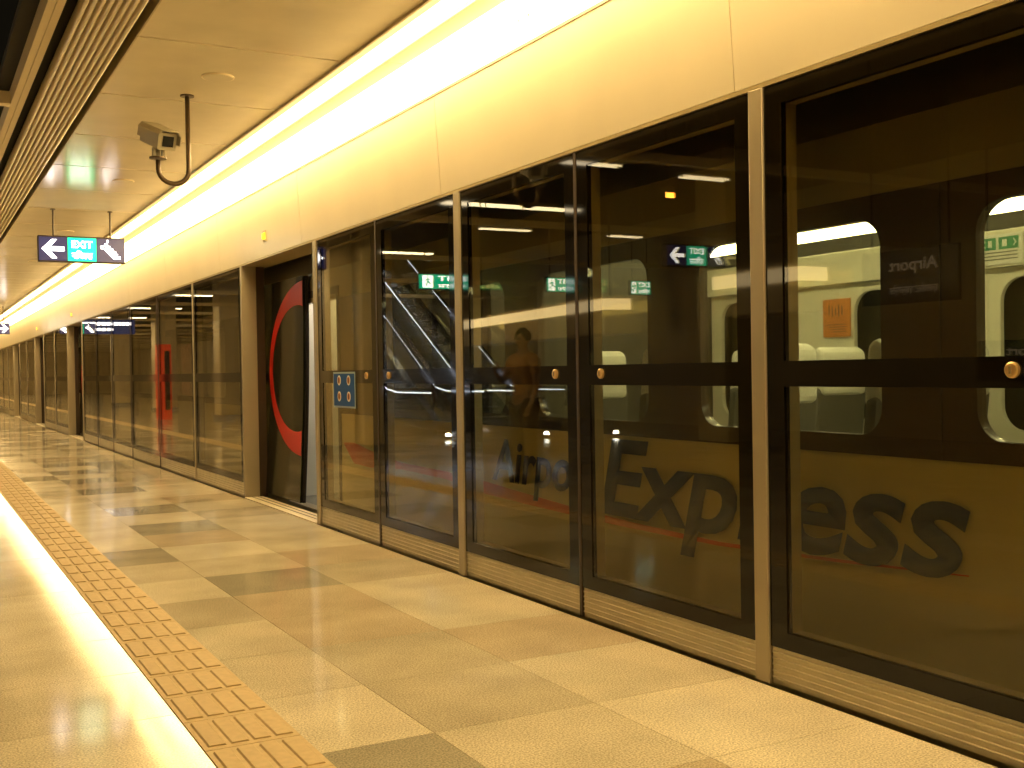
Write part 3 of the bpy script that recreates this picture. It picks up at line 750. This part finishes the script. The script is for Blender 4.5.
MB().box(-.06, .06, -.03, .05, .03, .10).build('lamp_housing', M['rodd'], t)
MB().box(-.05, .05, -.04, -.02, -.02, .03).build('lamp_lens', M['orlamp'], t)
MB().tube([(0, 0, .1), (0, 0, 4.89-P.z)], .01, 6).build('hanger_rod', M['rodd'], t)
for px, w_, lb_ in ((336, .42, 'broad clad pillar mirrored behind the blue sticker, nearer the doorway'), (367, .40, 'broad clad pillar mirrored just left of the escalator')):
    P = refl(px, 330, 19)
    t = thing('clad_pillar', lb_, 'column', (P.x, P.y, 0))
    MB().box(-w_/2, w_/2, -.25, .25, .12, 4.88).build('shaft', M['column'], t, bevel=.02)
    MB().box(-w_/2-.02, w_/2+.02, -.27, .27, 0, .12).build('base', M['steel'], t)
P = refl(352, 312, 19.6)
t = thing('upright_lamp', 'bright upright white lamp mirrored between two pillars above the blue sticker', 'lamp', (P.x, P.y, 0))
MB().box(-.05, .05, -.03, .03, 0, 1.75).build('lamp_stand', M['white'], t)
MB().box(-.07, .07, -.03, .03, 1.76, 2.85).build('lamp_tube', M['fluow'], t)
MB().box(-.15, .15, -.12, .12, 0, .04).build('foot', M['steel'], t)
for i, (xx, yy) in enumerate([(-4.0, 19.0), (-4.6, 27.5)]+[(-3.5, 36+9*k) for k in range(6)]+[(-4.5, 2.0)]):  # lamps added to brighten the concourse and its reflections
    t = thing('concourse_luminaire', ['hanging concourse light before the escalators, mirrored high in the glass', 'hanging concourse light over the escalators, mirrored high in the glass'][i] if i < 2 else
              'hanging concourse light far down the platform or behind the camera', 'light fitting', (xx, yy, 4.5), None if i < 2 else 'far concourse lights')
    MB().box(-1.5, 1.5, -.16, .16, .03, .10).build('luminaire_housing', M['lip'], t)
    MB().box(-1.48, 1.48, -.14, .14, 0, .029).build('luminaire_lens', M['conc'], t)
    for a in (-1.2, 1.2): MB().tube([(a, 0, .10), (a, 0, .39)], .01, 6).build('hanger_rod', M['rodd'], t)
# columns, panels and displays further along
for i, (xx, yy) in enumerate(((-5.6, 6.0), (-5.6, 14.5), (-2.2, 34.0), (-2.2, 44.0), (-2.2, 54.0))):
    t = thing('clad_column', ['square clad column on the concourse side nearest the camera', 'square clad column before the escalators', 'square clad column beyond the escalators', 'far square clad column', 'far square clad column'][i], 'column', (xx, yy, 0), None if i < 3 else 'far columns')
    MB().box(-.4, .4, -.4, .4, .12, 4.88).build('shaft', M['column'], t, bevel=.03)
    MB().box(-.43, .43, -.43, .43, 0, .12).build('base', M['steel'], t)
P = refl(163, 380, 34)
t = thing('red_display_case', 'tall red display case far down the platform, mirrored in the far glass', 'display case', (P.x, P.y, 0))
MB().box(-.2, .2, -.2, .2, 0, 2.3).build('case_body', M['redbox'], t)
MB().box(-.15, .0, -.215, -.205, .3, 2.1).build('case_window', M['board'], t)
P = refl(100, 327, 34)
t = thing('display_screen', 'dark blue display with rows of white text, mirrored in the far glass', 'display', P)
MB().box(-1.0, 1.0, -.08, .08, -.22, .22).build('screen_box', M['gold'], t)
mb = MB(); xx = -.9
while xx < .8:
    w = random.uniform(.05, .16)
    mb.box(xx, xx+w, -.085, -.081, .05, .14)
    if xx > -.4: mb.box(xx, xx+w*.9, -.085, -.081, -.12, -.04)
    xx += w+.03
mb.build('text_rows', M['signwhite'], t)
for a in (-.8, .8): MB().tube([(a, 0, .22), (a, 0, 4.89-P.z)], .012, 6).build('hanger_rod', M['rodd'], t)

# ------------------------------------------------------------------ person, mirrored in the glass
def skin_obj(name, verts, edges, radii, m, parent=None, root=0, sub=2):
    me = bpy.data.meshes.new(name); me.from_pydata(verts, edges, []); me.materials.append(m)
    o = bpy.data.objects.new(name, me); COL.objects.link(o)
    if parent: o.parent = parent
    sm = o.modifiers.new('skin', 'SKIN'); sm.use_smooth_shade = True
    if not me.skin_vertices: 
        pass
    for i, r in enumerate(radii):
        r = r if isinstance(r, tuple) else (r, r)
        me.skin_vertices[0].data[i].radius = r; me.skin_vertices[0].data[i].use_root = (i == root)
    ss = o.modifiers.new('sub', 'SUBSURF'); ss.levels = sub; ss.render_levels = sub
    dg = bpy.context.evaluated_depsgraph_get(); bpy.context.view_layer.update()
    nm = bpy.data.meshes.new_from_object(o.evaluated_get(dg)); nm.materials.clear(); nm.materials.append(m)
    for p in nm.polygons: p.use_smooth = True
    o.modifiers.clear(); o.data = nm
    return o
def person(loc, rz):
    V = []; E = []; Rr = []
    def v(p, r, link=None):
        V.append(p); Rr.append(r); i = len(V)-1
        if link is not None: E.append((link, i))
        return i
    pel = v((0, 0, .98), (.15, .11)); ab = v((0, 0, 1.12), (.135, .10), pel); ch = v((0, 0, 1.32), (.165, .11), ab)
    nb = v((0, 0, 1.46), (.10, .08), ch); nk = v((0, -.01, 1.54), .055, nb); hd = v((0, -.02, 1.64), (.068, .085), nk); ht = v((0, -.02, 1.74), (.062, .075), hd)
    for s in (-1, 1):
        hp = v((.10*s, 0, .92), (.095, .095), pel); kn = v((.11*s, -.02, .50), .062, hp); an = v((.12*s, .01, .10), .042, kn)
        hl = v((.12*s, .03, .045), .035, an); to = v((.14*s, -.15, .035), (.042, .028), hl)
        sh = v((.19*s, 0, 1.42), .058, nb)
        if s < 0: el = v((-.25, -.03, 1.15), .042, sh); wr = v((-.25, -.14, .92), .027, el); pm = v((-.25, -.18, .85), (.035, .018), wr)
        else: el = v((.24, -.10, 1.17), .042, sh); wr = v((.13, -.30, 1.28), .027, el); pm = v((.09, -.35, 1.34), (.035, .018), wr)
        P = Vector(V[pm]); D = (P-Vector(V[wr])).normalized()
        side = Vector((0, 1, 0)) if s < 0 else Vector((1, 0, 0)); side = (side-D*side.dot(D)).normalized(); cn = D.cross(side)*.5
        for k in range(4):
            off = side*(-.027+.018*k); ln = (.05, .06, .055, .042)[k]
            a = v(tuple(P+off+D*.03), .0095, pm); b = v(tuple(P+off+D*(.03+ln*.6)+cn*.02), .0085, a); v(tuple(P+off+D*(.03+ln*.95)+cn*.05), .007, b)
        a = v(tuple(P-side*.035-D*.01), .010, pm); v(tuple(P-side*.05+D*.03+cn*.02), .0085, a)
    b = skin_obj('person', V, E, Rr, M['skin'])
    b.location = loc; b.rotation_euler = (0, 0, rz); b.scale = (1.03, 1.03, 1.03)
    tag(b, 'person in a tan shirt with one hand raised, mirrored beside the word Airport', 'person')
    # face
    for s in (-1, 1):
        e = MB().tube([(.028*s, -.098, 1.665), (.028*s, -.108, 1.665)], .010, 10).build('eye', M['hair'], b)
        MB().prism([(-.01, 1.63), (.015, 1.62), (.018, 1.68), (-.008, 1.69)], 'x', .072*s-.006, .072*s+.006).build('ear', M['skin'], b, bevel=.004)
    MB().prism([(-.10, 1.665), (-.128, 1.625), (-.10, 1.615)], 'x', -.013, .013).build('nose', M['skin'], b, bevel=.004)
    MB().box(-.024, .024, -.108, -.095, 1.585, 1.593).build('mouth', M['trouser'], b)
    # hair cap
    mb = MB(); nl = 10; ns = 18
    for i in range(nl+1):
        ph = math.pi*.62*i/nl
        for j in range(ns):
            a = 2*math.pi*j/ns
            fr = 1 if math.sin(a) > -.3 else max(0, 1-.55*(-math.sin(a)-.3)/.7)
            p2 = ph*fr
            mb.v.append((.088*math.sin(p2)*math.cos(a), -.005+.112*math.sin(p2)*math.sin(a), 1.69+.11*math.cos(p2)))
    for i in range(nl):
        for j in range(ns): mb.f.append((i*ns+j, i*ns+(j+1) % ns, (i+1)*ns+(j+1) % ns, (i+1)*ns+j))
    mb.build('hair', M['hair'], b, smooth=True)
    # clothes on the body
    V2 = [(0,0,.96),(0,0,1.12),(0,0,1.32),(0,0,1.45),(-.19,0,1.42),(-.235,-.02,1.24),(.19,0,1.42),(.225,-.06,1.25)]
    skin_obj('shirt', V2, [(0,1),(1,2),(2,3),(3,4),(4,5),(3,6),(6,7)], [(.17,.13),(.155,.12),(.185,.13),(.12,.10),.075,.062,.075,.062], M['shirt'], b)
    V3 = [(0,0,1.0),(.10,0,.90),(.11,-.02,.50),(.12,.01,.09),(-.10,0,.90),(-.11,-.02,.50),(-.12,.01,.09)]
    skin_obj('trousers', V3, [(0,1),(1,2),(2,3),(0,4),(4,5),(5,6)], [(.165,.125),.115,.085,.07,.115,.085,.07], M['trouser'], b)
    for s in (-1, 1): MB().prism([(.07, 0), (.07, .08), (-.02, .09), (-.12, .05), (-.21, .04), (-.21, 0)], 'x', .13*s-.05, .13*s+.05).build('shoe', M['hair'], b, bevel=.015)
P = refl(522, 325, 13.3)
person((P.x, P.y, 0.0), math.radians(75))
